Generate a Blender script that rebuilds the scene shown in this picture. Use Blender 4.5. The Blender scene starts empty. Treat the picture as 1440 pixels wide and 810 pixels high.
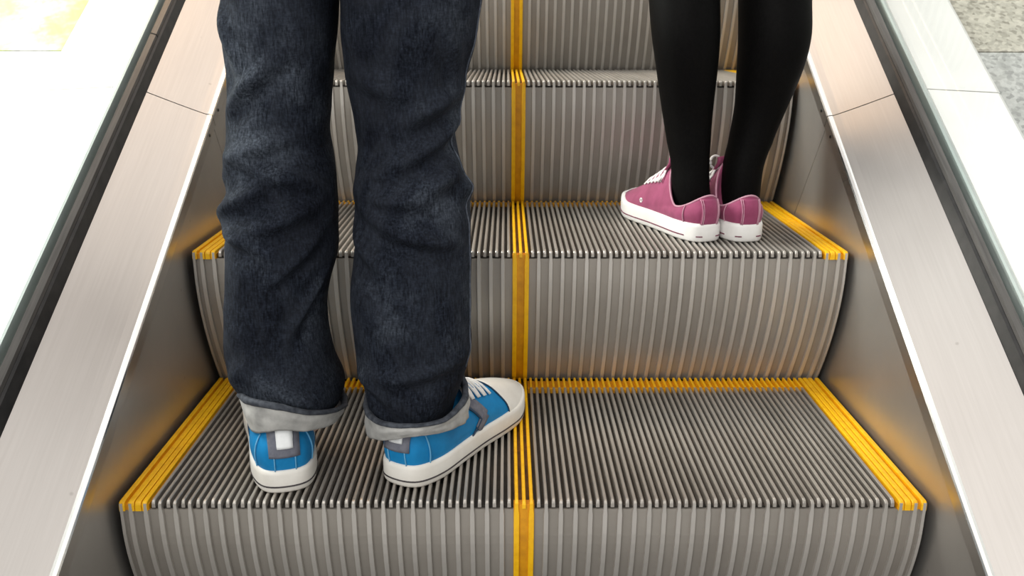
import bpy, bmesh, math, random
from mathutils import Vector, Matrix, noise
from mathutils.bvhtree import BVHTree
R = math.radians
random.seed(4)
scene = bpy.context.scene
col = scene.collection

# ------------------------------------------------------------------ camera
F_PX, PITCH, YAW, ROLL = 1237.4, 0.29196, 0.00667, 0.00264
CAM = Vector((-0.02204, -0.96472, 0.56544))
cy_, sy_ = math.cos(YAW), math.sin(YAW)
cp_, sp_ = math.cos(PITCH), math.sin(PITCH)
fwd = Vector((sy_*cp_, cy_*cp_, -sp_))
rt0 = Vector((cy_, -sy_, 0))
dn0 = Vector((-sy_*sp_, -cy_*sp_, -cp_))
rt = rt0*math.cos(ROLL) - dn0*math.sin(ROLL)
dn = rt0*math.sin(ROLL) + dn0*math.cos(ROLL)
cam_data = bpy.data.cameras.new('camera')
cam = bpy.data.objects.new('camera', cam_data)
col.objects.link(cam)
m3 = Matrix((rt, -dn, -fwd)).transposed()
cam.matrix_world = Matrix.Translation(CAM) @ m3.to_4x4()
cam_data.sensor_width = 36.0
cam_data.lens = F_PX/1440*36
cam_data.clip_start = 0.02
cam_data.dof.use_dof = True
cam_data.dof.focus_distance = 1.18
cam_data.dof.aperture_fstop = 9.0
scene.camera = cam

# ------------------------------------------------------------------ world and light
scene.view_settings.view_transform = 'Standard'
scene.view_settings.look = 'None'
scene.view_settings.gamma = 1.0
scene.view_settings.use_curve_mapping = False
scene.view_settings.exposure = 0.0
world = bpy.data.worlds.new('hall_daylight')
scene.world = world
world.use_nodes = True
bg = world.node_tree.nodes['Background']
bg.inputs[0].default_value = (1.0, 0.97, 0.94, 1)
bg.inputs[1].default_value = 0.62

def area(name, loc, target, size, power, color, size_y=None):
    l = bpy.data.lights.new(name, 'AREA')
    l.energy = power; l.color = color
    l.shape = 'RECTANGLE'; l.size = size; l.size_y = size_y or size
    o = bpy.data.objects.new(name, l); col.objects.link(o)
    o.location = loc
    o.rotation_euler = (Vector(target)-Vector(loc)).to_track_quat('-Z', 'Y').to_euler()
    return o
area('ceiling_skylight', (0.1, 0.5, 3.6), (0.1, 0.5001, 0), 4.4, 38, (1.0, 0.97, 0.93))
area('riser_fill', (-1.3, -3.0, 2.3), (0.1, 0.6, 0.2), 2.2, 88, (1.0, 0.97, 0.93))  # added fill from behind the camera to brighten the risers
area('left_window_light', (-2.5, 0.9, 1.9), (-0.9, 0.7, 0.3), 1.4, 140, (1.0, 0.98, 0.93))
area('right_deck_fill', (2.2, 0.8, 2.4), (1.0, 0.6, 0.3), 0.9, 14, (1.0, 0.99, 0.97))  # added fill to brighten the right outer deck
area('warm_glow_fill', (-0.62, 1.5, 2.5), (-0.62, 0.8, 0.6), 0.55, 12, (1.0, 0.60, 0.28))  # added light that puts a peach glow on the upper left deck

# ------------------------------------------------------------------ helpers
def obj(name, bm, mats, parent=None, smooth=False, recalc=True):
    if recalc:
        bmesh.ops.recalc_face_normals(bm, faces=bm.faces)
    me = bpy.data.meshes.new(name)
    bm.to_mesh(me); bm.free()
    if not isinstance(mats, (list, tuple)): mats = [mats]
    for m in mats: me.materials.append(m)
    if smooth:
        me.polygons.foreach_set('use_smooth', [True]*len(me.polygons))
    o = bpy.data.objects.new(name, me); col.objects.link(o)
    if parent: o.parent = parent
    return o

def tag(o, label=None, cat=None, group=None, kind=None):
    if label: o['label'] = label
    if cat: o['category'] = cat
    if group: o['group'] = group
    if kind: o['kind'] = kind
    return o

def empty(name, loc, rz=0):
    o = bpy.data.objects.new(name, None); col.objects.link(o)
    o.location = loc; o.rotation_euler = (0, 0, rz); o.empty_display_size = 0.05
    return o

def skin_rings(bm, rings, closed=True, cap0=True, cap1=True, mat=0):
    vs = [[bm.verts.new(p) for p in r] for r in rings]
    n = len(rings[0])
    for a, b in zip(vs[:-1], vs[1:]):
        for i in range(n if closed else n-1):
            j = (i+1) % n
            f = bm.faces.new((a[i], a[j], b[j], b[i])); f.material_index = mat
    if cap0: bm.faces.new(vs[0][::-1]).material_index = mat
    if cap1: bm.faces.new(vs[-1]).material_index = mat
    return vs

def tube(bm, pts, r, n=8, flat=1.0, closed=False):
    pts = [Vector(p) for p in pts]
    rings = []
    for i, p in enumerate(pts):
        a = pts[(i-1) % len(pts)] if (closed or i > 0) else p
        b = pts[(i+1) % len(pts)] if (closed or i < len(pts)-1) else p
        t = (b-a).normalized()
        up = Vector((0, 0, 1)) if abs(t.z) < 0.9 else Vector((0, 1, 0))
        s = t.cross(up).normalized(); u = s.cross(t)
        rings.append([p + s*math.cos(k*2*math.pi/n)*r + u*math.sin(k*2*math.pi/n)*r*flat for k in range(n)])
    if closed:
        rings.append(rings[0])
        skin_rings(bm, rings, cap0=False, cap1=False)
        bmesh.ops.remove_doubles(bm, verts=bm.verts, dist=1e-6)
    else:
        skin_rings(bm, rings)

def catmull(P, t):
    """P list of scalars, t in [0,len-1]"""
    i = max(0, min(len(P)-2, int(t))); f = t-i
    p0, p1, p2, p3 = P[max(i-1, 0)], P[i], P[i+1], P[min(i+2, len(P)-1)]
    return 0.5*((2*p1)+(-p0+p2)*f+(2*p0-5*p1+4*p2-p3)*f*f+(-p0+3*p1-3*p2+p3)*f**3)

def periodic(P, u):
    n = len(P); x = (u % 1.0)*n; i = int(x) % n; f = x-int(x)
    p0, p1, p2, p3 = P[(i-1) % n], P[i], P[(i+1) % n], P[(i+2) % n]
    return 0.5*((2*p1)+(-p0+p2)*f+(2*p0-5*p1+4*p2-p3)*f*f+(-p0+3*p1-3*p2+p3)*f**3)

def interp(table, z):
    """rows sorted by descending first column; smooth interpolation of remaining columns"""
    zs = [r[0] for r in table]
    if z >= zs[0]: return table[0][1:]
    if z <= zs[-1]: return table[-1][1:]
    for i in range(len(zs)-1):
        if zs[i] >= z >= zs[i+1]: break
    f = (zs[i]-z)/(zs[i]-zs[i+1])
    return [catmull([r[k] for r in table], i+f) for k in range(1, len(table[0]))]

def smooth(a, b, x):
    t = max(0.0, min(1.0, (x-a)/(b-a))); return t*t*(3-2*t)

# ------------------------------------------------------------------ materials
class NT:
    def __init__(s, name):
        s.m = bpy.data.materials.new(name); s.m.use_nodes = True
        s.t = s.m.node_tree; s.b = s.t.nodes['Principled BSDF']
    def n(s, typ, **kw):
        nd = s.t.nodes.new(typ)
        for k, v in kw.items():
            if k in nd.inputs: nd.inputs[k].default_value = v
            else: setattr(nd, k, v)
        return nd
    def l(s, a, b): s.t.links.new(a, b)
    def coords(s, scale=(1, 1, 1)):
        tc = s.n('ShaderNodeTexCoord'); mp = s.n('ShaderNodeMapping')
        mp.inputs['Scale'].default_value = scale
        s.l(tc.outputs['Object'], mp.inputs['Vector']); return mp.outputs[0]
    def noise(s, scale, detail=3, rough=.5, vec=None):
        nd = s.n('ShaderNodeTexNoise'); nd.inputs['Scale'].default_value = scale
        nd.inputs['Detail'].default_value = detail; nd.inputs['Roughness'].default_value = rough
        if vec is not None: s.l(vec, nd.inputs['Vector'])
        return nd.outputs[0]
    def ramp(s, fac, stops):
        nd = s.n('ShaderNodeValToRGB'); e = nd.color_ramp.elements
        while len(e) < len(stops): e.new(0.5)
        for el, (p, c) in zip(e, stops):
            el.position = p; el.color = (*c, 1) if len(c) == 3 else c
        s.l(fac, nd.inputs[0]); return nd.outputs[0]
    def mix(s, fac, a, b, blend='MIX'):
        nd = s.n('ShaderNodeMix', data_type='RGBA', blend_type=blend)
        for sock, v in ((nd.inputs[0], fac), (nd.inputs[6], a), (nd.inputs[7], b)):
            if isinstance(v, (int, float)): sock.default_value = v
            elif isinstance(v, tuple): sock.default_value = (*v, 1) if len(v) == 3 else v
            else: s.l(v, sock)
        return nd.outputs[2]
    def bump(s, h, strength=.3, dist=.001):
        nd = s.n('ShaderNodeBump'); nd.inputs['Strength'].default_value = strength
        nd.inputs['Distance'].default_value = dist
        s.l(h, nd.inputs['Height']); s.l(nd.outputs[0], s.b.inputs['Normal'])
    def set(s, **kw):
        for k, v in kw.items():
            k = k.replace('_', ' ')
            if hasattr(v, 'is_output'): s.l(v, s.b.inputs[k])
            else: s.b.inputs[k].default_value = (*v, 1) if isinstance(v, tuple) and len(v) == 3 else v
        return s.m

def two_tone(name, c0, c1, scale, metallic=0., rough=.5, vscale=(1, 1, 1), detail=4, lo=.35, hi=.65, bump=0, bscale=None, bdist=.0005, **kw):
    t = NT(name); v = t.coords(vscale)
    nz = t.noise(scale, detail, .6, v)
    c = t.ramp(nz, [(lo, c0), (hi, c1)])
    if bump: t.bump(t.noise(bscale or scale*6, 3, .6, v), bump, bdist)
    return t.set(Base_Color=c, Metallic=metallic, Roughness=rough, **kw)

M_ridge = two_tone('worn_aluminium', (.43, .40, .365), (.56, .525, .485), 30, .7, .42, (1, .15, 1))
M_cleat = two_tone('riser_rib_aluminium', (.52, .495, .46), (.62, .59, .555), 14, .6, .5, (1, 1, .2))
M_riser = two_tone('dull_aluminium', (.30, .275, .245), (.385, .357, .322), 9, .45, .5, (1, 1, .25))
M_groove = two_tone('grimy_groove', (.012, .010, .008), (.035, .028, .022), 40, .0, .7)
M_step_body = two_tone('cast_step_body', (.03, .03, .03), (.06, .055, .05), 20, .3, .6)
M_yellow = two_tone('yellow_safety_paint', (.84, .42, .004), (.97, .54, .006), 60, .0, .42, detail=5, lo=.3, hi=.55)
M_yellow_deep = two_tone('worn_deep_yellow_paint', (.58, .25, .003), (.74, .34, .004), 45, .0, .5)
M_yellow_grime = two_tone('yellow_groove_grime', (.05, .022, .003), (.16, .075, .005), 60, .0, .6)
M_gap = two_tone('matt_black_gap', (.004, .004, .004), (.012, .011, .01), 80, 0, .8)  # plain black for the light-blocking pan and the profile joints

def steel(name, c0, c1, rough, vs=(1, 1, 1), metal=1.0):
    t = NT(name); v = t.coords((60, 1.2, 1.2)); v2 = t.coords((1, 1, 1))
    a = t.noise(6, 4, .6, v); b = t.noise(3.5, 4, .55, v2)
    c = t.mix(.35, t.ramp(a, [(.3, c0), (.7, c1)]), t.ramp(b, [(.35, c0), (.65, c1)]))
    rr = t.n('ShaderNodeMapRange'); rr.inputs[3].default_value = rough-.06; rr.inputs[4].default_value = rough+.08
    t.l(b, rr.inputs[0])
    spots = t.n('ShaderNodeTexVoronoi'); spots.inputs['Scale'].default_value = 16; t.l(v2, spots.inputs['Vector'])
    sp = t.ramp(spots.outputs['Distance'], [(.02, (.35, .33, .31)), (.05, (1, 1, 1))])
    c = t.mix(.30, c, sp, 'MULTIPLY')
    return t.set(Base_Color=c, Metallic=metal, Roughness=rr.outputs[0])
M_deck = steel('brushed_deck_steel', (.58, .55, .525), (.645, .615, .59), .40)
M_skirt = steel('brushed_skirt_steel', (.56, .54, .515), (.66, .635, .60), .36, metal=.85)
M_trim = steel('polished_trim_steel', (.62, .60, .575), (.72, .70, .675), .28)
M_lip = steel('bright_edge_steel', (.92, .91, .89), (.97, .96, .94), .25)
M_outer = two_tone('pale_outer_deck_metal', (.84, .83, .815), (.90, .89, .875), 3, .25, .45, (1, 1, 1))
M_outer_lip = two_tone('pale_green_grey_aluminium', (.50, .56, .55), (.60, .66, .65), 5, .3, .45)
M_black = two_tone('satin_black_profile', (.010, .010, .011), (.026, .025, .025), 12, .0, .42, (1, 4, 4))
M_gasket = two_tone('grey_rubber_gasket', (.055, .052, .050), (.10, .095, .09), 10, .0, .38, (30, 1, 1))
M_screw = two_tone('dark_screw', (.03, .03, .03), (.08, .08, .08), 50, .8, .4)

def mk_glass():
    t = NT('clear_balustrade_glass')
    nt = t.t; out = [n for n in nt.nodes if n.type == 'OUTPUT_MATERIAL'][0]
    tr = t.n('ShaderNodeBsdfTransparent'); tr.inputs[0].default_value = (.965, .985, .975, 1)
    gl = t.n('ShaderNodeBsdfGlossy'); gl.inputs['Roughness'].default_value = .02
    lw = t.n('ShaderNodeLayerWeight'); lw.inputs[0].default_value = .5
    pw = t.n('ShaderNodeMath', operation='POWER'); pw.inputs[1].default_value = 5; t.l(lw.outputs['Facing'], pw.inputs[0])
    fr = t.n('ShaderNodeMapRange'); fr.inputs[3].default_value = .03; fr.inputs[4].default_value = .9; t.l(pw.outputs[0], fr.inputs[0])
    mx = t.n('ShaderNodeMixShader')
    t.l(fr.outputs[0], mx.inputs[0]); t.l(tr.outputs[0], mx.inputs[1]); t.l(gl.outputs[0], mx.inputs[2])
    t.l(mx.outputs[0], out.inputs[0])
    nt.nodes.remove(t.b)
    return t.m
M_glass = mk_glass()

def mk_granite(name, stops, tint=None):
    t = NT(name); v = t.coords((1, 1, 1))
    vo = t.n('ShaderNodeTexVoronoi'); vo.inputs['Scale'].default_value = 150; t.l(v, vo.inputs['Vector'])
    sep = t.n('ShaderNodeSeparateColor'); t.l(vo.outputs['Color'], sep.inputs[0])
    c = t.ramp(sep.outputs[0], stops)
    c = t.mix(.35, c, t.ramp(t.noise(35, 4, .6, v), [(.35, stops[0][1]), (.65, stops[-1][1])]))
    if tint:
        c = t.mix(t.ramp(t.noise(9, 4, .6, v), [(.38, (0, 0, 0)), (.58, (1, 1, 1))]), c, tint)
    return t.set(Base_Color=c, Roughness=.45)
M_granite = mk_granite('warm_grey_granite', [(0.0, (.20, .18, .14)), (.4, (.45, .42, .36)), (.8, (.64, .60, .52))])
M_granite_cool = mk_granite('cool_grey_granite', [(0.0, (.26, .26, .255)), (.4, (.47, .47, .46)), (.8, (.62, .62, .61))])
M_granite_tree_glare = mk_granite('pale_granite_painted_tree_reflection', [(0.0, (.50, .50, .42)), (.4, (.72, .72, .64)), (.8, (.85, .85, .80))], (.56, .70, .20))  # pale base and green patches paint in glare and light reflected off trees
M_granite_glare = mk_granite('granite_painted_glare', [(0.0, (.70, .70, .68)), (.4, (.80, .80, .78)), (.8, (.88, .88, .86))])  # left courses: glare painted in as a paler granite colour
M_grout = two_tone('grout', (.12, .12, .11), (.2, .2, .19), 30)

def mk_denim():
    t = NT('dark_indigo_denim'); v = t.coords((1, 1, 1))
    big = t.noise(9, 5, .6, v)
    v3 = t.coords((420, 420, 90)); streak = t.noise(1, 3, .7, v3)
    v4 = t.coords((160, 160, 520)); streak2 = t.noise(1, 2, .7, v4)
    base = t.ramp(big, [(.30, (.0048, .0060, .0102)), (.50, (.0110, .0138, .0212)), (.68, (.037, .044, .058))])
    fade = t.ramp(streak, [(.36, (.42, .43, .45)), (.68, (1.9, 1.9, 1.87))])
    c = t.mix(1.0, base, fade, 'MULTIPLY')
    c = t.mix(.55, c, t.mix(1.0, c, t.ramp(streak2, [(.35, (.5, .5, .5)), (.7, (1.7, 1.7, 1.65))]), 'MULTIPLY'))
    # worn pale creases
    w = t.n('ShaderNodeTexNoise'); w.inputs['Scale'].default_value = 7; w.inputs['Detail'].default_value = 3
    w.inputs['Distortion'].default_value = 1.2; t.l(t.coords((1.2, 1.2, .8)), w.inputs['Vector'])
    crease = t.ramp(w.outputs[0], [(.40, (0, 0, 0)), (.5, (.22, .22, .22)), (.60, (0, 0, 0))])
    c = t.mix(crease, c, (.038, .044, .057))
    add = t.n('ShaderNodeMath', operation='ADD'); t.l(streak, add.inputs[0]); t.l(streak2, add.inputs[1])
    t.bump(add.outputs[0], .35, .0006)
    return t.set(Base_Color=c, Roughness=.92, Specular_IOR_Level=.10)
M_denim = mk_denim()
M_denim_rim = two_tone('denim_hem', (.018, .022, .032), (.06, .068, .085), 120, 0, .9, bump=.5, bscale=400)
M_cuff = two_tone('pale_grey_inside_denim', (.25, .25, .245), (.46, .455, .44), 28, 0, .95, bump=.5, bscale=700, lo=.32, hi=.66)
M_stitch = two_tone('denim_side_seam', (.045, .055, .075), (.10, .115, .15), 200, 0, .9)
M_skin = two_tone('skin', (.55, .33, .24), (.62, .38, .28), 20, 0, .5)
M_tights = two_tone('black_knit_tights', (.0022, .0022, .0022), (.0042, .004, .004), 300, 0, .62, bump=.25, bscale=900, bdist=.0002, Specular_IOR_Level=.06)
M_blue = two_tone('blue_canvas', (.002, .17, .41), (.004, .225, .52), 25, 0, .55, bump=.35, bscale=600, bdist=.0004, Specular_IOR_Level=.3)
M_blue_line = two_tone('navy_stitch_line', (.01, .035, .075), (.02, .05, .10), 100, 0, .7)
M_blue_thread = two_tone('pale_blue_thread', (.10, .34, .58), (.14, .42, .66), 100, 0, .7)
M_stripe = two_tone('grey_suede', (.11, .115, .15), (.17, .175, .21), 90, 0, .85, bump=.3, bscale=500)
M_rubber = two_tone('off_white_rubber', (.70, .67, .62), (.82, .80, .76), 14, 0, .5, detail=5)
M_rubber_line = two_tone('dark_rubber_line', (.035, .030, .035), (.07, .06, .065), 60, 0, .6)
M_lace = two_tone('white_cotton_lace', (.72, .71, .70), (.85, .84, .83), 200, 0, .85, bump=.4, bscale=900)
M_label = two_tone('white_rubber_tab', (.78, .80, .82), (.88, .90, .92), 60, 0, .5)
M_burg = two_tone('burgundy_canvas', (.235, .034, .095), (.32, .055, .140), 30, 0, .8, bump=.4, bscale=700, bdist=.0004, Sheen_Weight=.15)
M_burg_dark = two_tone('burgundy_stripe', (.13, .018, .05), (.18, .025, .07), 60, 0, .7)
M_burg_thread = two_tone('pale_pink_thread', (.45, .22, .30), (.55, .30, .38), 100, 0, .8)
M_burg_lining = two_tone('pale_lining', (.50, .36, .38), (.62, .48, .50), 100, 0, .9)
M_sole_white = two_tone('white_rubber', (.76, .75, .73), (.86, .855, .84), 16, 0, .5)

# ------------------------------------------------------------------ escalator frame of reference
H, D = 0.2336, 0.3336           # rise and run of one step
SIDES = {-1: (0.6552, 0.0898), 1: (0.6856, 0.0801)}   # slope and height of each skirt's top edge
def P(side, s, w, d):
    k, b = SIDES[side]; a = math.atan(k)
    return Vector((side*(0.505+w), s*math.cos(a)-d*math.sin(a), b+s*math.sin(a)+d*math.cos(a)))
def extrude_section(bm, side, s0, s1, sec, seg=1, mat=0):
    rings = []
    for i in range(seg+1):
        s = s0+(s1-s0)*i/seg
        rings.append([P(side, s, w, d) for w, d in sec])
    skin_rings(bm, rings, mat=mat)
S_LO, S_HI, S_SEAM = -1.5, 3.4, 0.601

NAMES = {-1: 'left', 1: 'right'}
for side in (-1, 1):
    nm = NAMES[side]
    # ground: granite cladding that slopes beside the escalator, laid in courses
    bm = bmesh.new()
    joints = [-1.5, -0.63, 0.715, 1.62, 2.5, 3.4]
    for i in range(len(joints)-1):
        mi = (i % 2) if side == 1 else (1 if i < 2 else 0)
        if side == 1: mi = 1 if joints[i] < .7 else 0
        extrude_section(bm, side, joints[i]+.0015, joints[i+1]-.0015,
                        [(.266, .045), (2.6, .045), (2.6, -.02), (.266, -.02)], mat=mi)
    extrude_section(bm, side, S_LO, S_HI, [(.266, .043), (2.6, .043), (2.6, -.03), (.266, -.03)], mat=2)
    g = obj('floor_'+nm, bm, [M_granite, M_granite_cool, M_grout] if side == 1 else [M_granite_tree_glare, M_granite_glare, M_grout])
    tag(g, kind='structure')

# truss pan added below the steps to keep light out of the gaps
bm = bmesh.new()
extrude_section(bm, 1, -1.5, 3.4, [(-1.03, -.42), (.02, -.42), (.02, -.46), (-1.03, -.46)])
tag(obj('added_light_block_pan', bm, M_gap), kind='structure')

def build_side(side):
    nm = NAMES[side]
    far = 'left' if side == -1 else 'right'
    # skirt: vertical steel panel beside the steps, with a folded trim at its top
    for (s0, s1, which) in ((S_LO, S_SEAM-.001, 'lower'), (S_SEAM+.001, S_HI, 'upper')):
        bm = bmesh.new()
        extrude_section(bm, side, s0, s1, [(.004, -.024), (.012, -.024), (.012, -.42), (.004, -.42)], 6)
        sk = obj('skirt_panel', bm, M_skirt)
        tag(sk, {('left', 'lower'): 'dark lower steel skirt panel running up past the left step edges beside the jeans',
                 ('left', 'upper'): 'upper steel skirt panel half hidden behind the left jeans leg',
                 ('right', 'lower'): 'lower steel skirt panel with orange step-edge reflections right of the burgundy shoes',
                 ('right', 'upper'): 'upper steel skirt panel just right of the black tights above the seam'}[(far, which)],
            'skirt panel', 'steel skirt panels along the steps')
        bm = bmesh.new()
        extrude_section(bm, side, s0, s1, [(0, -.001), (.004, 0), (.012, 0), (.012, -.0235), (.003, -.0235), (.0, -.0215)], 6)
        obj('skirt_trim', bm, M_trim, sk)
        bm = bmesh.new()
        extrude_section(bm, side, s0, s1, [(-.0012, -.0005), (.0, .0018), (.004, .003), (.007, .0030), (.007, 0.0002), (.0012, -.0012)], 6)
        obj('edge_bead', bm, M_lip, sk)
        for ds in ((-.035,) if which == 'lower' else (.03,)):
            bm = bmesh.new()
            c = P(side, S_SEAM+ds, -.0006, -.012)
            bmesh.ops.create_uvsphere(bm, u_segments=12, v_segments=8, radius=.0028)
            bmesh.ops.scale(bm, vec=(.4, 1, 1), verts=bm.verts)
            bmesh.ops.translate(bm, vec=c, verts=bm.verts)
            obj('screw', bm, M_screw, sk, True)
        # inner deck: wide steel sheet sloping up and out from the skirt to the glass
        bm = bmesh.new()
        sec = [(.0072, .0025)] + [(.0072+(.0925-.0072)*i/8, .0025+(.0475-.0025)*(i/8)**1.06) for i in range(1, 9)]
        sec += [(.0925, .035), (.02, -.004)]
        extrude_section(bm, side, s0, s1, sec, 8)
        dk = obj('deck_panel', bm, M_deck)
        tag(dk, {('left', 'lower'): 'pale brushed steel inner deck sheet left of the jeans, below the seam',
                 ('left', 'upper'): 'warm-lit brushed steel inner deck sheet at upper left, above the seam',
                 ('right', 'lower'): 'pale brushed steel inner deck sheet at lower right with dark cloudy reflection under the seam',
                 ('right', 'upper'): 'brushed steel inner deck sheet right of the black tights, above the seam'}[(far, which)],
            'deck panel', 'brushed steel inner deck sheets')
    # black profile clamping the glass
    bm = bmesh.new()
    extrude_section(bm, side, S_LO, S_HI, [(.0932, .03), (.0930, .049), (.0955, .0665), (.0985, .0685), (.1035, .0685), (.1035, .03)], 10)
    pr = obj('glazing_profile', bm, M_black)
    tag(pr, 'long black glazing profile along the outer edge of the %s inner deck' % far, 'glazing profile', 'black glazing profiles')
    bm = bmesh.new()
    extrude_section(bm, side, S_LO, S_HI, [(.1038, .045), (.0992, .0688), (.1005, .0735), (.1085, .0765), (.1092, .0745), (.1092, .045)], 10)
    obj('rubber_gasket', bm, M_gasket, pr)
    sj = {-1: (-.045, .72), 1: (-.2,)}[side]
    for s in sj:
        bm = bmesh.new()
        extrude_section(bm, side, s, s+.002, [(.0988, .0684), (.0999, .0740), (.1086, .0771), (.1060, .0740), (.1010, .0684)])
        obj('profile_joint', bm, M_gap, pr)
    # glass
    bm = bmesh.new()
    extrude_section(bm, side, S_LO, S_HI, [(.1100, .052), (.1100, .90), (.1200, .90), (.1200, .052)])
    gl = obj('glass_panel', bm, M_glass)
    tag(gl, 'clear glass balustrade panel standing in the black profile on the %s' % far, 'glass panel', 'glass balustrade panels')
    # outer lip + outer deck
    bm = bmesh.new()
    extrude_section(bm, side, S_LO, S_HI, [(.1208, .03), (.1208, .0755), (.1240, .0765), (.1395, .0605), (.1395, .03)], 6)
    ol = obj('outer_glazing_bead', bm, M_outer_lip)
    tag(ol, 'narrow pale green-grey bead outside the %s glass' % far, 'glazing bead', 'pale beads outside the glass')
    for (s0, s1, which) in ((S_LO, S_SEAM-.0012, 'nearer'), (S_SEAM+.0012, S_HI, 'farther')):
        bm = bmesh.new()
        sec = [(.1415, .03), (.1415, .0560), (.1435, .0575), (.258, .0505), (.2635, .048), (.2635, .0)]
        extrude_section(bm, side, s0, s1, sec, 6)
        od = obj('outer_deck_panel', bm, M_outer)
        tag(od, {('left', 'nearer'): 'blown-out white outer deck sheet at far left, below its faint seam',
                 ('left', 'farther'): 'blown-out white outer deck sheet at upper left, above its faint seam',
                 ('right', 'nearer'): 'white outer deck sheet at far right, below its seam',
                 ('right', 'farther'): 'white outer deck sheet at upper right beside the beige granite'}[(far, which)],
            'outer deck panel', 'white outer deck sheets')
for side in (-1, 1): build_side(side)

# ------------------------------------------------------------------ steps
NR = 109; PITCHX = 1.0/NR
def xr(i): return -0.5+PITCHX*(i+.5)
T_END = 0.397
def riser_y(z):                  # z from 0 (nose) downwards
    q = max(0.0, -z-.04)/.174
    return .056*q**1.7
def ridge(bm, x, y0, y1, hw=.0021, cut=True, zt=0.0, zb=-.010, mat=0):
    def sec(y, dz, k=1.0):
        z = zt+dz
        return [Vector((x-hw*1.06, y, zb)), Vector((x-hw, y, z-.0009)), Vector((x-hw*.6*k, y, z)),
                Vector((x+hw*.6*k, y, z)), Vector((x+hw, y, z-.0009)), Vector((x+hw*1.06, y, zb))]
    if cut: st = [(y0, -.0045), (y0+.0008, -.0022), (y0+.0024, -.0006), (y0+.005, 0), (y1, 0)]
    else: st = [(y0, 0), (y1, 0)]
    skin_rings(bm, [sec(y, dz) for y, dz in st], mat=mat)
def cleat(bm, x, hw, prot=.004, top=-.0028, hw_top=None):
    hw_top = hw_top or hw
    rings = []
    zs = [top, top-.006, top-.016]+[-.03-.0154*i for i in range(15)]
    for i, z in enumerate(zs):
        h = hw_top if i < 2 else hw
        y = riser_y(z)-.0003
        rings.append([Vector((x-h, y+prot+.001, z)), Vector((x-h*.96, y+.0006, z)), Vector((x-h*.82, y, z)),
                      Vector((x+h*.82, y, z)), Vector((x+h*.96, y+.0006, z)), Vector((x+h, y+prot+.001, z))])
    skin_rings(bm, rings)
def box(bm, x0, x1, y0, y1, z0, z1, mat=0):
    vs = [bm.verts.new((x, y, z)) for x in (x0, x1) for y in (y0, y1) for z in (z0, z1)]
    for f in ((0, 1, 3, 2), (4, 6, 7, 5), (0, 4, 5, 1), (2, 3, 7, 6), (0, 2, 6, 4), (1, 5, 7, 3)):
        bm.faces.new([vs[k] for k in f]).material_index = mat
CENTRE = (53, 54, 55); EDGE = 4
def make_step(n, label, rear):
    root = empty('escalator_step', (0, n*D, n*H))
    tag(root, label, 'escalator step', 'escalator steps in view')
    # tread: ridged metal plate
    bm = bmesh.new()
    xe = -0.5+PITCHX*EDGE
    box(bm, xe, -.0128, .0078, T_END, -.022, -.0095, 1)
    box(bm, .0128, -xe, .0078, T_END, -.022, -.0095, 1)
    for i in range(EDGE, NR-EDGE):
        if i in CENTRE: continue
        long_ = (i % 2 == 1)
        ridge(bm, xr(i), 0.0 if long_ else .0035, T_END-rear, mat=0)
    obj('tread', bm, [M_ridge, M_groove], root)
    # riser: curved ribbed plate
    bm = bmesh.new()
    for xa, xb in ((-.499, -.0128), (.0128, .499)):
        rings = []
        for i in range(19):
            z = -.0130-.0127*i
            y = riser_y(z)+.0042
            rings.append([Vector((xa, y, z)), Vector((xb, y, z)), Vector((xb, y+.0034, z)), Vector((xa, y+.0034, z))])
        skin_rings(bm, rings)
    obj('riser_plate', bm, M_riser, root, False)
    bm = bmesh.new()
    for i in range(1, NR, 2):
        if i in CENTRE: continue
        cleat(bm, xr(i), .0032, hw_top=.0021)
    cleat(bm, -.4975, .0022); cleat(bm, .4975, .0022)
    obj('riser_cleats', bm, M_cleat, root)
    # yellow centre line on tread and riser
    bm = bmesh.new()
    box(bm, -.0128, .0128, .0035, T_END, -.022, -.0085, 1)
    for i in CENTRE: ridge(bm, xr(i), 0.0, T_END, hw=.0022)
    obj('yellow_centre_strip', bm, [M_yellow, M_yellow_grime], root)
    bm = bmesh.new()
    rings = []
    for i in range(19):
        z = -.0062-.0130*i
        y = riser_y(z)+.0030
        rings.append([Vector((-.0128, y, z)), Vector((.0128, y, z)), Vector((.0128, y+.012, z)), Vector((-.0128, y+.012, z))])
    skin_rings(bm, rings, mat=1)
    for i in (53, 55): cleat(bm, xr(i), .0036, hw_top=.0024)
    obj('yellow_riser_strip', bm, [M_yellow, M_yellow_deep], root)
    # yellow edge lines
    for s in (-1, 1):
        bm = bmesh.new()
        x0, x1 = s*.5, s*(.5-PITCHX*EDGE+.0012)
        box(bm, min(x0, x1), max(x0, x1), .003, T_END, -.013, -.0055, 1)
        for k, (cx, hw) in enumerate(((.4965, .0033), (.4850, .0036), (.4765, .0036), (.4685, .0030))):
            ridge(bm, s*cx, 0.0, T_END, hw=hw, mat=0, zb=-.013)
        obj('yellow_edge_strip', bm, [M_yellow, M_yellow_deep], root)
    if rear > 0:
        bm = bmesh.new()
        y0 = T_END-rear
        for xa, xb in ((xe+.0005, -.0130), (.0130, -xe-.0005)):
            box(bm, xa, xb, y0-.002, T_END, -.0094, -.0058, 1)
            box(bm, xa, xb, y0-.003, y0+.001, -.0094, -.0012, 1)
        for i in range(EDGE, NR-EDGE):
            if i in CENTRE: continue
            ridge(bm, xr(i), y0+.0002, T_END, hw=.0019, cut=False, zt=.0002, zb=-.0058)
        obj('yellow_rear_strip', bm, [M_yellow, M_yellow_deep], root)
    # body below the tread
    bm = bmesh.new()
    box(bm, -.497, .497, .020, T_END-.002, -.060, -.0225)
    obj('step_frame', bm, M_step_body, root)
    return root
make_step(0, 'ribbed escalator step nearest the viewer, carrying the blue sneakers', .040)
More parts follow.
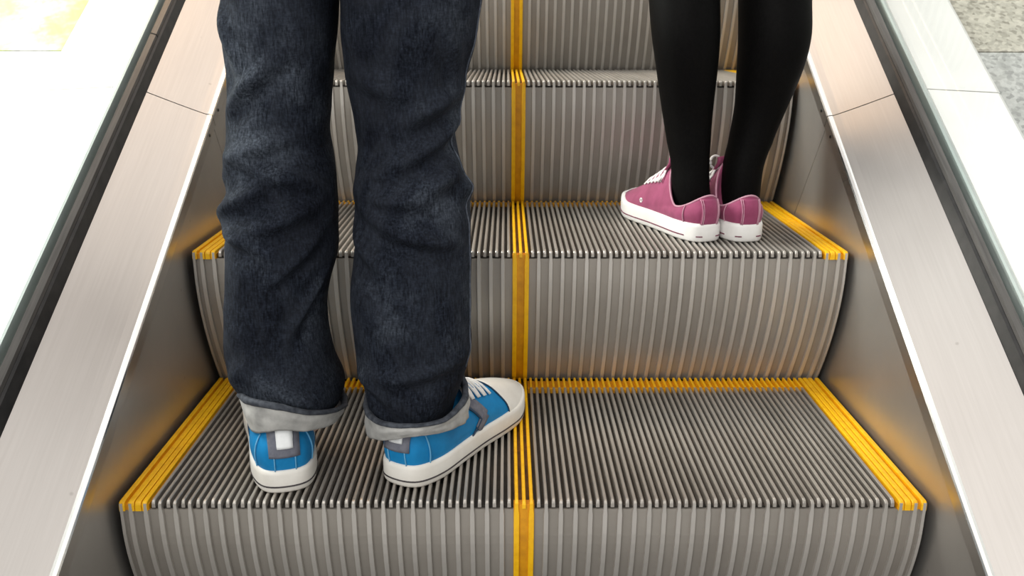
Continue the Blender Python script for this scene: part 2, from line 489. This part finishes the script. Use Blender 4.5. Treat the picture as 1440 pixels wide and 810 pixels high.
make_step(1, 'ribbed escalator step carrying the burgundy shoes', .010)
make_step(2, 'empty escalator step right above the one with burgundy shoes, seen almost edge-on', 0)
make_step(3, 'topmost escalator step, only its grey riser showing at the upper edge', 0)

# ------------------------------------------------------------------ shoes
OUT = [(0, 0), (.026, .009), (.039, .045), (.041, .10), (.043, .15), (.048, .20), (.047, .245), (.030, .284),
       (.004, .300), (-.024, .290), (-.043, .255), (-.048, .212), (-.043, .155), (-.039, .10), (-.038, .045), (-.026, .009)]
def make_shoe(parent, loc, yaw, foot, spec):
    """foot = 1 right, -1 left. local: +y to the toe, z up, origin at heel on the ground"""
    k = spec['scale']; kw = spec['width']
    N = 96
    def outline(u, inset=0.0):
        x = periodic([p[0] for p in OUT], u)*kw; y = periodic([p[1] for p in OUT], u)*k
        if inset:
            e = 1e-3
            dx = (periodic([p[0] for p in OUT], u+e)-periodic([p[0] for p in OUT], u-e))*kw
            dy = (periodic([p[1] for p in OUT], u+e)-periodic([p[1] for p in OUT], u-e))*k
            l = math.hypot(dx, dy); nx, ny = dy/l, -dx/l
            x -= nx*inset; y -= ny*inset
        return x*foot, y
    L = .300*k
    us = [i/N for i in range(N)]
    hs = spec['sole_h']
    toe_rise = spec.get('toe_rise', .004)
    def foxing(u):
        y = outline(u)[1]; return hs+toe_rise*smooth(.75*L, L, y)
    spring = lambda y: .006*k*smooth(.74*L, L, y)**1.5
    # upper
    c0, c1, cw = spec['collar']; zb, zs, zf = spec['collar_z']
    def S(u, t):
        x0, y0 = outline(u, .0045); z0 = foxing(u)-.004
        a = 2*math.pi*u
        x1 = math.sin(a)*cw*foot; y1 = (c0+c1)/2-(c1-c0)/2*math.cos(a)
        ca = math.cos(a)
        z1 = zs+(zb-zs)*max(0, ca)**2+(zf-zs)*max(0, -ca)**1.5
        toe = smooth(.40, 1.0, y0/L)
        hb = spec['toe_h']*k*toe
        at = t**(1.5-.45*toe)
        zt = z0+hb*(1-(1-t)**4)+(z1-z0-hb)*(t**(1.0+.75*toe))
        bul = .006*math.sin(math.pi*t)*(1-toe)*k
        dxx, dyy = (x0, y0-(c0+c1)/2); l = math.hypot(dxx, dyy) or 1
        return Vector((x0+(x1-x0)*at+dxx/l*bul, y0+(y1-y0)*at+dyy/l*bul, zt+spring(y0)*(1-t)))
    T = 26
    bm = bmesh.new()
    rings = [[S(u, j/T) for u in us] for j in range(T+1)]
    inner = [[Vector((p.x*.93, (p.y-(c0+c1)/2)*.95+(c0+c1)/2, p.z-dz)) for p in rings[-1]] for dz in (.0005, .012, .030)]
    skin_rings(bm, rings+inner, cap0=False, cap1=True)
    bmesh.ops.recalc_face_normals(bm, faces=bm.faces)
    bvh = BVHTree.FromBMesh(bm)
    upper = obj('shoe', bm, spec['canvas'], parent, True)
    upper.location = loc; upper.rotation_euler = (0, 0, yaw)
    # sole with foxing
    bm = bmesh.new()
    rr = []
    for (ins, f) in ((.006, 0.0), (.0022, .02), (.0008, .10), (.0, .3), (.0, .80), (.0008, .95), (.003, 1.0), (.008, 1.0)):
        rr.append([Vector((*outline(u, ins), foxing(u)*f+spring(outline(u)[1])*(1-f*.3))) for u in us])
    skin_rings(bm, rr)
    sole = obj('sole', bm, spec['rubber'], upper, True)
    # dark line round the foxing
    zl0, zl1 = spec['line']
    for (ua, ub) in spec['line_spans']:
        n = max(2, int((ub-ua)*N))
        bm = bmesh.new(); vs = []
        for i in range(n+1):
            u = ua+(ub-ua)*i/n
            if foot == -1: u = 1-u
            sp = spring(outline(u)[1])
            xo, yo = outline(u, -.0007); xi, yi = outline(u, .0008)
            z0, z1 = zl0*foxing(u)/hs+sp, zl1*foxing(u)/hs+sp
            vs.append([Vector((xi, yi, z0)), Vector((xo, yo, z0)), Vector((xo, yo, z1)), Vector((xi, yi, z1))])
        full = abs(ub-ua-1) < 1e-6
        skin_rings(bm, vs, cap0=not full, cap1=not full)
        obj('sole_line', bm, spec['line_mat'], sole)
    def cast(o, d, off=.001):
        hit, nrm, idx, dist = bvh.ray_cast(Vector(o), Vector(d).normalized())
        if hit is None: return None
        if nrm.dot(Vector(d)) > 0: nrm = -nrm
        return hit+nrm*off
    def strip(name, mat, polyline, width, axis, off=.0012, thick=None):
        """raised strip projected on the upper: polyline of (a,b) in the plane seen along axis"""
        bm = bmesh.new(); rows = []
        pts = [Vector(p) for p in polyline]
        dense = []
        for a, b in zip(pts[:-1], pts[1:]):
            m = max(2, int((b-a).length/.003))
            dense += [a+(b-a)*i/m for i in range(m)]
        dense.append(pts[-1])
        for i, p in enumerate(dense):
            a = dense[max(i-1, 0)]; b = dense[min(i+1, len(dense)-1)]
            t = (b-a).normalized(); nn = Vector((-t.y, t.x))
            w = width(i/(len(dense)-1)) if callable(width) else width
            row = []
            for j in range(5):
                q = p+nn*w*(j/4-.5)
                if axis == 'side+': h = cast((.2, q.x, q.y), (-1, 0, 0), off)
                elif axis == 'side-': h = cast((-.2, q.x, q.y), (1, 0, 0), off)
                elif axis == 'back': h = cast((q.x, -.2, q.y), (0, 1, 0), off)
                else: h = cast((q.x, q.y, .3), (0, 0, -1), off)
                if h is None: row = None; break
                row.append(h)
            if row: rows.append(row)
        if len(rows) < 2: bm.free(); return None
        skin_rings(bm, rows, closed=False, cap0=False, cap1=False)
        o = obj(name, bm, mat, upper, True)
        md = o.modifiers.new('thickness', 'SOLIDIFY'); md.thickness = .0018; md.offset = 0
        return o
    def cap(name, mat, bound, off, line_mat=None, line_r=.0011):
        """cover the toe in front of the curve y = bound(x)"""
        rows = []; edge = []
        M = 240
        def Sn(u, t):
            e = 1e-3
            p = S(u, t)
            du = S(u+e, t)-S(u-e, t); dt = S(u, min(1, t+e))-S(u, max(0, t-e))
            nn = du.cross(dt).normalized()
            if nn.dot(p-Vector((0, p.y*.7, .01))) < 0: nn = -nn
            return p+nn*off
        for i in range(M):
            u = .22+.56*i/(M-1)
            p = S(u, 0)
            if p.y < bound(p.x): continue
            tb = 0
            while tb < .9:
                q = S(u, tb+.005)
                if q.y < bound(q.x): break
                tb += .005
            rows.append([Sn(u, tb*j/12) for j in range(13)])
            edge.append(Sn(u, tb))
        bm = bmesh.new()
        skin_rings(bm, rows, closed=False, cap0=False, cap1=False)
        o = obj(name, bm, mat, upper, True)
        md = o.modifiers.new('thickness', 'SOLIDIFY'); md.thickness = .0016; md.offset = 0
        if line_mat:
            e2 = [sum((edge[max(0, min(len(edge)-1, i+k))] for k in range(-4, 5)), Vector())/9 for i in range(0, len(edge), 4)]
            bm = bmesh.new(); tube(bm, e2, line_r, 6)
            obj('toe_cap_edge', bm, line_mat, upper, True)
        return o
    spec['details'](dict(upper=upper, sole=sole, cast=cast, strip=strip, cap=cap, L=L, k=k, foot=foot, S=S, c1=c1, outline=outline, hs=hs))
    return upper

def laces(c, mat, ys, half, r, cross=.010, ends=True):
    bm = bmesh.new()
    for n, y in enumerate(ys):
        for sg in (1, -1):
            pts = []
            hw = half(n)
            for i in range(11):
                f = i/10*2-1
                x = f*hw; yy = y+sg*f*cross*.5
                h = c['cast']((x, yy, .3), (0, 0, -1), r*.75+(.0012 if sg > 0 else 0)+.002*(1-abs(f)))
                if h: pts.append(h)
            if len(pts) > 2: tube(bm, pts, r, 8, .55)
    return obj('laces', bm, mat, c['upper'], True)

def man_details(c):
    L, k, cast, strip = c['L'], c['k'], c['cast'], c['strip']
    c['cap']('toe_cap', M_rubber, lambda x: .196+4.5*x*x+.25*max(0, abs(x)-.036), .0014, M_blue_line)
    for ax in ('side+', 'side-'):
        strip('side_stripe', M_stripe, [(.120, .079), (.134, .065), (.148, .047)], .017, ax, .0013)
        strip('side_stripe', M_stripe, [(.150, .051), (.138, .040), (.122, .026)], .017, ax, .0014)
        strip('stitch_line', M_blue_line, [(.110, .075), (.124, .062), (.138, .047), (.127, .038), (.112, .026)], .0024, ax, .0018)
        strip('stitch_line', M_blue_thread, [(.026, .030), (.022, .075)], .0012, ax, .0010)
    strip('heel_patch', M_stripe, [(0, .050), (0, .094)], .036, 'back', .0018)
    strip('heel_label', M_label, [(0.001, .062), (0.001, .088)], .018, 'back', .0038)
    strip('heel_seam', M_blue_thread, [(-.0125, .030), (-.0125, .050)], .0012, 'back', .0012)
    strip('heel_seam', M_blue_thread, [(.0125, .030), (.0125, .050)], .0012, 'back', .0012)
    # lace guards, tongue and laces
    tb = bmesh.new()
    rows = []
    for j in range(9):
        f = j/8
        y = .186-.066*f; z = None
        row = []
        for i in range(7):
            x = (i/6-.5)*.040
            h = cast((x, y, .3), (0, 0, -1), .0022)
            if h is None or y < c['c1']*1.0+.004:
                h = Vector((x, y, .104+.3*(c['c1']-y)-6*x*x))
            row.append(h)
        rows.append(row)
    skin_rings(tb, rows, closed=False, cap0=False, cap1=False)
    o = obj('tongue', tb, M_blue, c['upper'], True)
    md = o.modifiers.new('thickness', 'SOLIDIFY'); md.thickness = .003; md.offset = 0
    laces(c, M_lace, [.126, .142, .158, .174], lambda n: .031, .0027, .012)

def woman_details(c):
    L, k, cast, strip, foot = c['L'], c['k'], c['cast'], c['strip'], c['foot']
    c['cap']('toe_cap', M_sole_white, lambda x: L*.905+6*x*x, .0012)
    strip('heel_strip', M_burg, [(0, .028), (0, .068)], .030, 'back', .0014)
    for x in (-.0135, -.0115, .0115, .0135):
        strip('heel_stitching', M_burg_thread, [(x, .029), (x, .067)], .0008, 'back', .0026)
    for ax in ('side+', 'side-'):
        strip('side_stitching', M_burg_thread, [(.030, .028), (.030, .058)], .0009, ax, .0012)
        # vent eyelet
        bm = bmesh.new()
        h = cast((.2 if ax == 'side+' else -.2, L*.60, .041), (-1 if ax == 'side+' else 1, 0, 0), .0006)
        if h:
            sgn = 1 if ax == 'side+' else -1
            pts = [h+Vector((0, math.cos(a)*.0032, math.sin(a)*.0032)) for a in [i*2*math.pi/16 for i in range(16)]]
            tube(bm, pts, .0013, 6, closed=True)
            obj('eyelet', bm, M_lace, c['upper'], True)
        else: bm.free()
    # collar binding
    bm = bmesh.new()
    tube(bm, [c['S'](i/48, 1.0) for i in range(48)], .0016, 8, closed=True)
    obj('collar_binding', bm, M_burg_thread, c['upper'], True)
    # tongue standing up in front of the ankle
    tb = bmesh.new(); rows = []
    c1 = c['c1']
    prof = [(.170, None), (.155, None), (.140, None), (.126, None)]
    prof += [(c1+.002, .112), (c1+.001, .117), (c1+.001, .122)]
    for y, z in prof:
        row = []
        for i in range(7):
            x = (i/6-.5)*.036
            h = cast((x, y, .3), (0, 0, -1), .0022) if z is None else None
            if h is None: h = Vector((x, y-18*x*x, (z or .078)-4*x*x))
            row.append(h)
        rows.append(row)
    skin_rings(tb, rows, closed=False, cap0=False, cap1=False)
    o = obj('tongue', tb, [M_burg], c['upper'], True)
    md = o.modifiers.new('thickness', 'SOLIDIFY'); md.thickness = .0035; md.offset = 0
    laces(c, M_lace, [.118, .132, .146, .160, .174], lambda n: .024-.001*n, .0026)
    # lace loop / loose lace end standing at the top of the lacing
    bm = bmesh.new()
    if foot == 1:
        ctr = Vector((-.0150, .120, .110))
        pts = [ctr+Vector((math.cos(a)*.0095, math.sin(a)*.003, math.sin(a)*.0105)) for a in [i*2*math.pi/28 for i in range(28)]]
        tube(bm, pts, .0027, 8, .7, closed=True)
        b2 = bmesh.new()
        tube(b2, [ctr+Vector((-.002, 0, -.012)), ctr+Vector((-.007, .004, -.020)), ctr+Vector((-.004, .006, -.030)), ctr+Vector((.006, .008, -.036))], .0026, 8, .7)
        obj('lace_end', b2, M_lace, c['upper'], True)
    else:
        tube(bm, [Vector((-.0175, c1-.004, .122)), Vector((-.009, c1-.001, .123)), Vector((.009, c1-.001, .123)), Vector((.0175, c1-.004, .122))], .0017, 8)
    obj('lace_loop' if foot == 1 else 'tongue_edge', bm, M_lace if foot == 1 else M_burg_lining, c['upper'], True)

MAN = dict(toe_h=.019, scale=1.0, width=1.07, sole_h=.031, collar=(.010, .122, .034), collar_z=(.090, .074, .100), canvas=M_blue, rubber=M_rubber,
           line=(.0085, .0104), line_spans=[(0, 1)], line_mat=M_rubber_line, details=man_details, toe_rise=.004)
WOMAN = dict(toe_h=.016, scale=.885, width=.905, sole_h=.030, collar=(.006, .108, .031), collar_z=(.074, .050, .112), canvas=M_burg, rubber=M_sole_white,
             line=(.0085, .0102), line_spans=[(.03, .055), (.945, .97), (.10, .90)], line_mat=M_burg_dark, details=woman_details, toe_rise=.006)

# ------------------------------------------------------------------ legs
def leg_rings(table, zs, N, cyf, ryf, disp=None, expo=2.2):
    rings = []
    for z in zs:
        cx, rx = interp(table, z)
        cy = cyf(z); ry = rx*ryf(z)
        ring = []
        for i in range(N):
            a = 2*math.pi*i/N          # 0 = back (towards the viewer), + to the right
            sx, sy = math.sin(a), -math.cos(a)
            r = (abs(sx)**expo+abs(sy)**expo)**(-1/expo)
            dd = disp(a, z) if disp else 0
            ring.append(Vector((cx+sx*r*(rx+dd), cy+sy*r*(ry+dd), z)))
        rings.append(ring)
    return rings

def folds(fl, seed, amp_noise, fade=None):
    def f(a, z):
        aa = (a+math.pi) % (2*math.pi)-math.pi
        d = 0
        for (z0, a0, slope, wa, sz, amp) in fl:
            da = aa-a0
            if abs(da) > wa*2.6: continue
            dz = z-(z0+slope*da)
            g = math.exp(-(da/wa)**2)
            d += 1.7*amp*g*(math.exp(-(dz/sz)**2)-.55*math.exp(-((dz+sz*1.9)/(sz*1.2))**2))
        p = Vector((math.sin(a)*1.0, math.cos(a)*1.0, z*14+seed))
        d += amp_noise*noise.noise(p*1.3)+amp_noise*.6*noise.noise(Vector((p.x*2, p.y*2, p.z*2.2+9)))
        return d
    return f

ML = [(.95, -.235, .120), (.86, -.262, .098), (.75, -.278, .082), (.66, -.287, .070), (.591, -.289, .066), (.543, -.295, .066), (.502, -.297, .063), (.468, -.300, .061), (.434, -.304, .061), (.399, -.303, .066),
      (.373, -.303, .067), (.337, -.305, .070), (.291, -.307, .069), (.244, -.315, .064), (.196, -.319, .064), (.146, -.314, .067), (.118, -.304, .066), (.100, -.301, .064), (.085, -.300, .058)]
MR = [(.95, -.185, .120), (.86, -.162, .098), (.75, -.146, .090), (.66, -.136, .087), (.592, -.135, .084), (.543, -.140, .080), (.510, -.144, .073), (.476, -.145, .069), (.442, -.148, .062), (.416, -.145, .062), (.380, -.142, .069),
      (.353, -.139, .072), (.307, -.140, .073), (.241, -.143, .076), (.192, -.143, .076), (.163, -.142, .074), (.132, -.144, .068), (.112, -.145, .062), (.085, -.147, .056), (.070, -.147, .053)]
fl_left = [(.500, -.3, .045, .55, .012, .006), (.560, -.9, -.10, .25, .020, .005), (.425, -.2, .018, .8, .011, .0055), (.395, .1, -.020, .7, .010, .005),
           (.366, -.5, .028, .6, .010, .0055), (.340, .2, .025, .7, .010, .0050), (.318, -.6, -.022, .6, .009, .0050), (.292, .5, .06, .45, .010, .004),
           (.385, -1.2, .01, .35, .012, .0025), (.345, -1.2, .01, .35, .014, .003), (.150, -.6, .05, .5, .014, .004), (.128, .3, -.03, .5, .012, .005), (.24, .9, .10, .4, .014, .004)]
fl_right = [(.495, -.3, -.020, .5, .012, .005), (.470, .6, .030, .5, .012, .006), (.445, 1.1, .02, .4, .014, .006), (.412, .1, .028, .8, .010, .0055),
            (.388, .7, .030, .6, .012, .005), (.365, -.3, -.004, .7, .010, .005), (.338, -.4, -.025, .6, .010, .0055), (.318, .2, -.012, .6, .008, .0045),
            (.375, 1.3, -.02, .4, .014, .006), (.30, -.8, -.04, .5, .010, .004), (.152, .0, .012, .9, .010, .005), (.128, -.6, -.03, .5, .010, .004), (.54, .8, -.12, .3, .02, .004)]
man_cy_l = lambda z: .108+.03*smooth(.1, .5, z)
man_cy_r = lambda z: .110+.03*smooth(.1, .5, z)
ryf_m = lambda z: 1.10+.27*smooth(.17, .09, z)

def hips(bm, cx, cy, rows, N):
    rings = []
    for z, rx, ry in rows:
        rings.append([Vector((cx+math.sin(2*math.pi*i/N)*rx, cy-math.cos(2*math.pi*i/N)*ry, z)) for i in range(N)])
    skin_rings(bm, rings)

def leg_body(tables, cys, offs, zlo, zhi, hipspec, scale_r, ztop):
    bm = bmesh.new()
    for tab, cyf in zip(tables, cys):
        t2 = [(z, cx, max(.022, r*scale_r)) for z, cx, r in tab]
        zs = [zlo+(zhi-zlo)*i/40 for i in range(41)]
        skin_rings(bm, leg_rings(t2, zs, 24, cyf, lambda z: 1.05))
    hips(bm, *hipspec, 24)
    return bm

# man: bare body inside the jeans is the root; clothing and shoes are its children
body = leg_body([ML, MR], [man_cy_l, man_cy_r], 0, .05, .90, (-.212, .14, [(.80, .10, .07), (.84, .150, .10), (.92, .160, .11), (1.0, .145, .10)]), .62, 1.0)
man = obj('person', body, M_skin, None, True)
rm = man.modifiers.new('one_surface', 'REMESH'); rm.mode = 'VOXEL'; rm.voxel_size = .008; rm.use_smooth_shade = True
tag(man, 'person in dark blue jeans and blue sneakers standing on the nearest step, seen from behind', 'person')

bm = bmesh.new()
NJ = 160
zs_l = [.088+.0034*i for i in range(int((.93-.088)/.0034))]
skin_rings(bm, leg_rings(ML, zs_l, NJ, man_cy_l, ryf_m, folds(fl_left, 3.1, .0022)), cap0=False)
zs_r = [.074+.0034*i for i in range(int((.93-.074)/.0034))]
rr_r = leg_rings(MR, zs_r, NJ, man_cy_r, ryf_m, folds(fl_right, 17.7, .0022))
skin_rings(bm, rr_r, cap0=False)
hips(bm, -.212, .14, [(.80, .125, .095), (.83, .160, .118), (.92, .172, .125), (1.0, .158, .112)], NJ)
jeans = obj('jeans', bm, M_denim, man, True)
# outer side seam on the right leg
bm = bmesh.new()
k = int(NJ*.215)
tube(bm, [rr_r[i][k]+Vector((.0006, -.0004, 0)) for i in range(20, len(rr_r)-40, 2)], .0011, 6)
obj('side_seam', bm, M_stitch, jeans, True)

def cuff(cx, cy, rim, bot, name='turned_up_cuff'):
    """rim/bot: 8 samples (radius_x, radius_y, z) around from back going right"""
    N = 96; bm = bmesh.new(); rings = []
    def smp(tab, u): return [periodic([q[j] for q in tab], u) for j in range(3)]
    def pt(u, f, extra=0):
        a = 2*math.pi*u
        r0 = smp(bot, u); r1 = smp(rim, u)
        rx = r0[0]+(r1[0]-r0[0])*f+extra; ry = r0[1]+(r1[1]-r0[1])*f+extra; z = r0[2]+(r1[2]-r0[2])*f
        w = .0022*noise.noise(Vector((math.sin(a)*2.2+cx*9, math.cos(a)*2.2, f*2.5)))+.0016*noise.noise(Vector((math.sin(a)*6, math.cos(a)*6+cx*9, f*3)))
        bul = .0025*math.sin(math.pi*f)
        return Vector((cx+math.sin(a)*(rx+w+bul), cy-math.cos(a)*(ry+w+bul), z))
    M = 14
    for j in range(M+1): rings.append([pt(i/N, j/M) for i in range(N)])
    for (f, e) in ((1.0, -.0022), (.8, -.003), (.4, -.0035), (0.05, -.004)): rings.append([pt(i/N, f, e) for i in range(N)])
    rings.append(rings[0])
    skin_rings(bm, rings, cap0=False, cap1=False)
    bmesh.ops.remove_doubles(bm, verts=bm.verts, dist=1e-7)
    o = obj(name, bm, M_cuff, jeans, True)
    bm = bmesh.new()
    rg = []
    for (f, e) in ((.86, .0010), (.90, .0024), (.985, .0024), (1.03, .0008), (1.03, -.0028), (.97, -.0046), (.70, -.0052)):
        rg.append([pt(i/N, f, e) for i in range(N)])
    skin_rings(bm, rg, cap0=False, cap1=False)
    h = obj('cuff_hem', bm, M_denim_rim, jeans, True)
    md = h.modifiers.new('thickness', 'SOLIDIFY'); md.thickness = .001; md.offset = 0
# order: back, back-right, right, front-right, front, front-left, left, back-left
cuff(-.299, .100, [(.064, .088, .124), (.064, .088, .104), (.064, .080, .086), (.062, .072, .090), (.060, .070, .100), (.062, .070, .108), (.066, .080, .114), (.066, .088, .124)],
     [(.054, .085, .089), (.055, .085, .078), (.056, .078, .065), (.056, .066, .066), (.056, .066, .072), (.056, .066, .070), (.058, .076, .064), (.056, .085, .075)])
cuff(-.142, .102, [(.063, .085, .095), (.065, .085, .094), (.067, .078, .104), (.066, .072, .122), (.064, .072, .128), (.064, .072, .115), (.063, .078, .098), (.063, .085, .093)],
     [(.060, .083, .078), (.064, .083, .075), (.070, .076, .066), (.066, .072, .080), (.060, .072, .088), (.060, .070, .074), (.064, .076, .047), (.062, .083, .062)])

make_shoe(man, (-.2965, .0205, 0), R(16), -1, MAN)
make_shoe(man, (-.161, .038, 0), R(-29), 1, MAN)

# woman
WL = [(.94, .300, .105), (.86, .290, .088), (.75, .272, .078), (.62, .258, .066), (.52, .250, .058), (.44, .250, .055), (.367, .252, .054), (.314, .256, .052), (.260, .262, .047), (.205, .268, .041), (.148, .274, .035), (.113, .278, .031),
      (.078, .280, .031), (.048, .285, .031), (.030, .286, .031)]
WR = [(.94, .340, .105), (.86, .352, .088), (.75, .376, .078), (.62, .392, .066), (.52, .398, .059), (.44, .398, .056), (.369, .397, .055), (.314, .399, .055), (.259, .397, .050), (.202, .391, .041), (.144, .379, .035), (.109, .370, .033),
      (.073, .368, .032), (.043, .367, .032), (.030, .367, .032)]
YW = .478
wcy_l = lambda z: YW-.012-.022*math.exp(-((z-.31)/.09)**2)+.010*smooth(.05, .2, z)
wcy_r = lambda z: YW+.006-.022*math.exp(-((z-.31)/.09)**2)+.010*smooth(.05, .2, z)
body = leg_body([WL, WR], [wcy_l, wcy_r], 0, .05, .88, (.322, .48, [(.80, .10, .07), (.84, .145, .10), (.92, .155, .11), (.98, .13, .10)]), .86, 1.0)
woman = obj('person', body, M_skin, None, True)
woman.location = (0, 0, H)
rm = woman.modifiers.new('one_surface', 'REMESH'); rm.mode = 'VOXEL'; rm.voxel_size = .008; rm.use_smooth_shade = True
tag(woman, 'person in black tights and burgundy canvas shoes standing on the second step, seen from behind', 'person')
bm = bmesh.new()
zs_w = [.036+.006*i for i in range(int((.92-.036)/.006))]
skin_rings(bm, leg_rings(WL, zs_w, 64, wcy_l, lambda z: 1.12, None, 2.05))
skin_rings(bm, leg_rings(WR, zs_w, 64, wcy_r, lambda z: 1.12, None, 2.05))
hips(bm, .322, .48, [(.78, .115, .085), (.82, .152, .108), (.92, .165, .12), (.985, .14, .105)], 64)
obj('tights', bm, M_tights, woman, True)
make_shoe(woman, (.2995, .392, 0), R(20), -1, WOMAN)
make_shoe(woman, (.3625, .391, 0), R(9), 1, WOMAN)
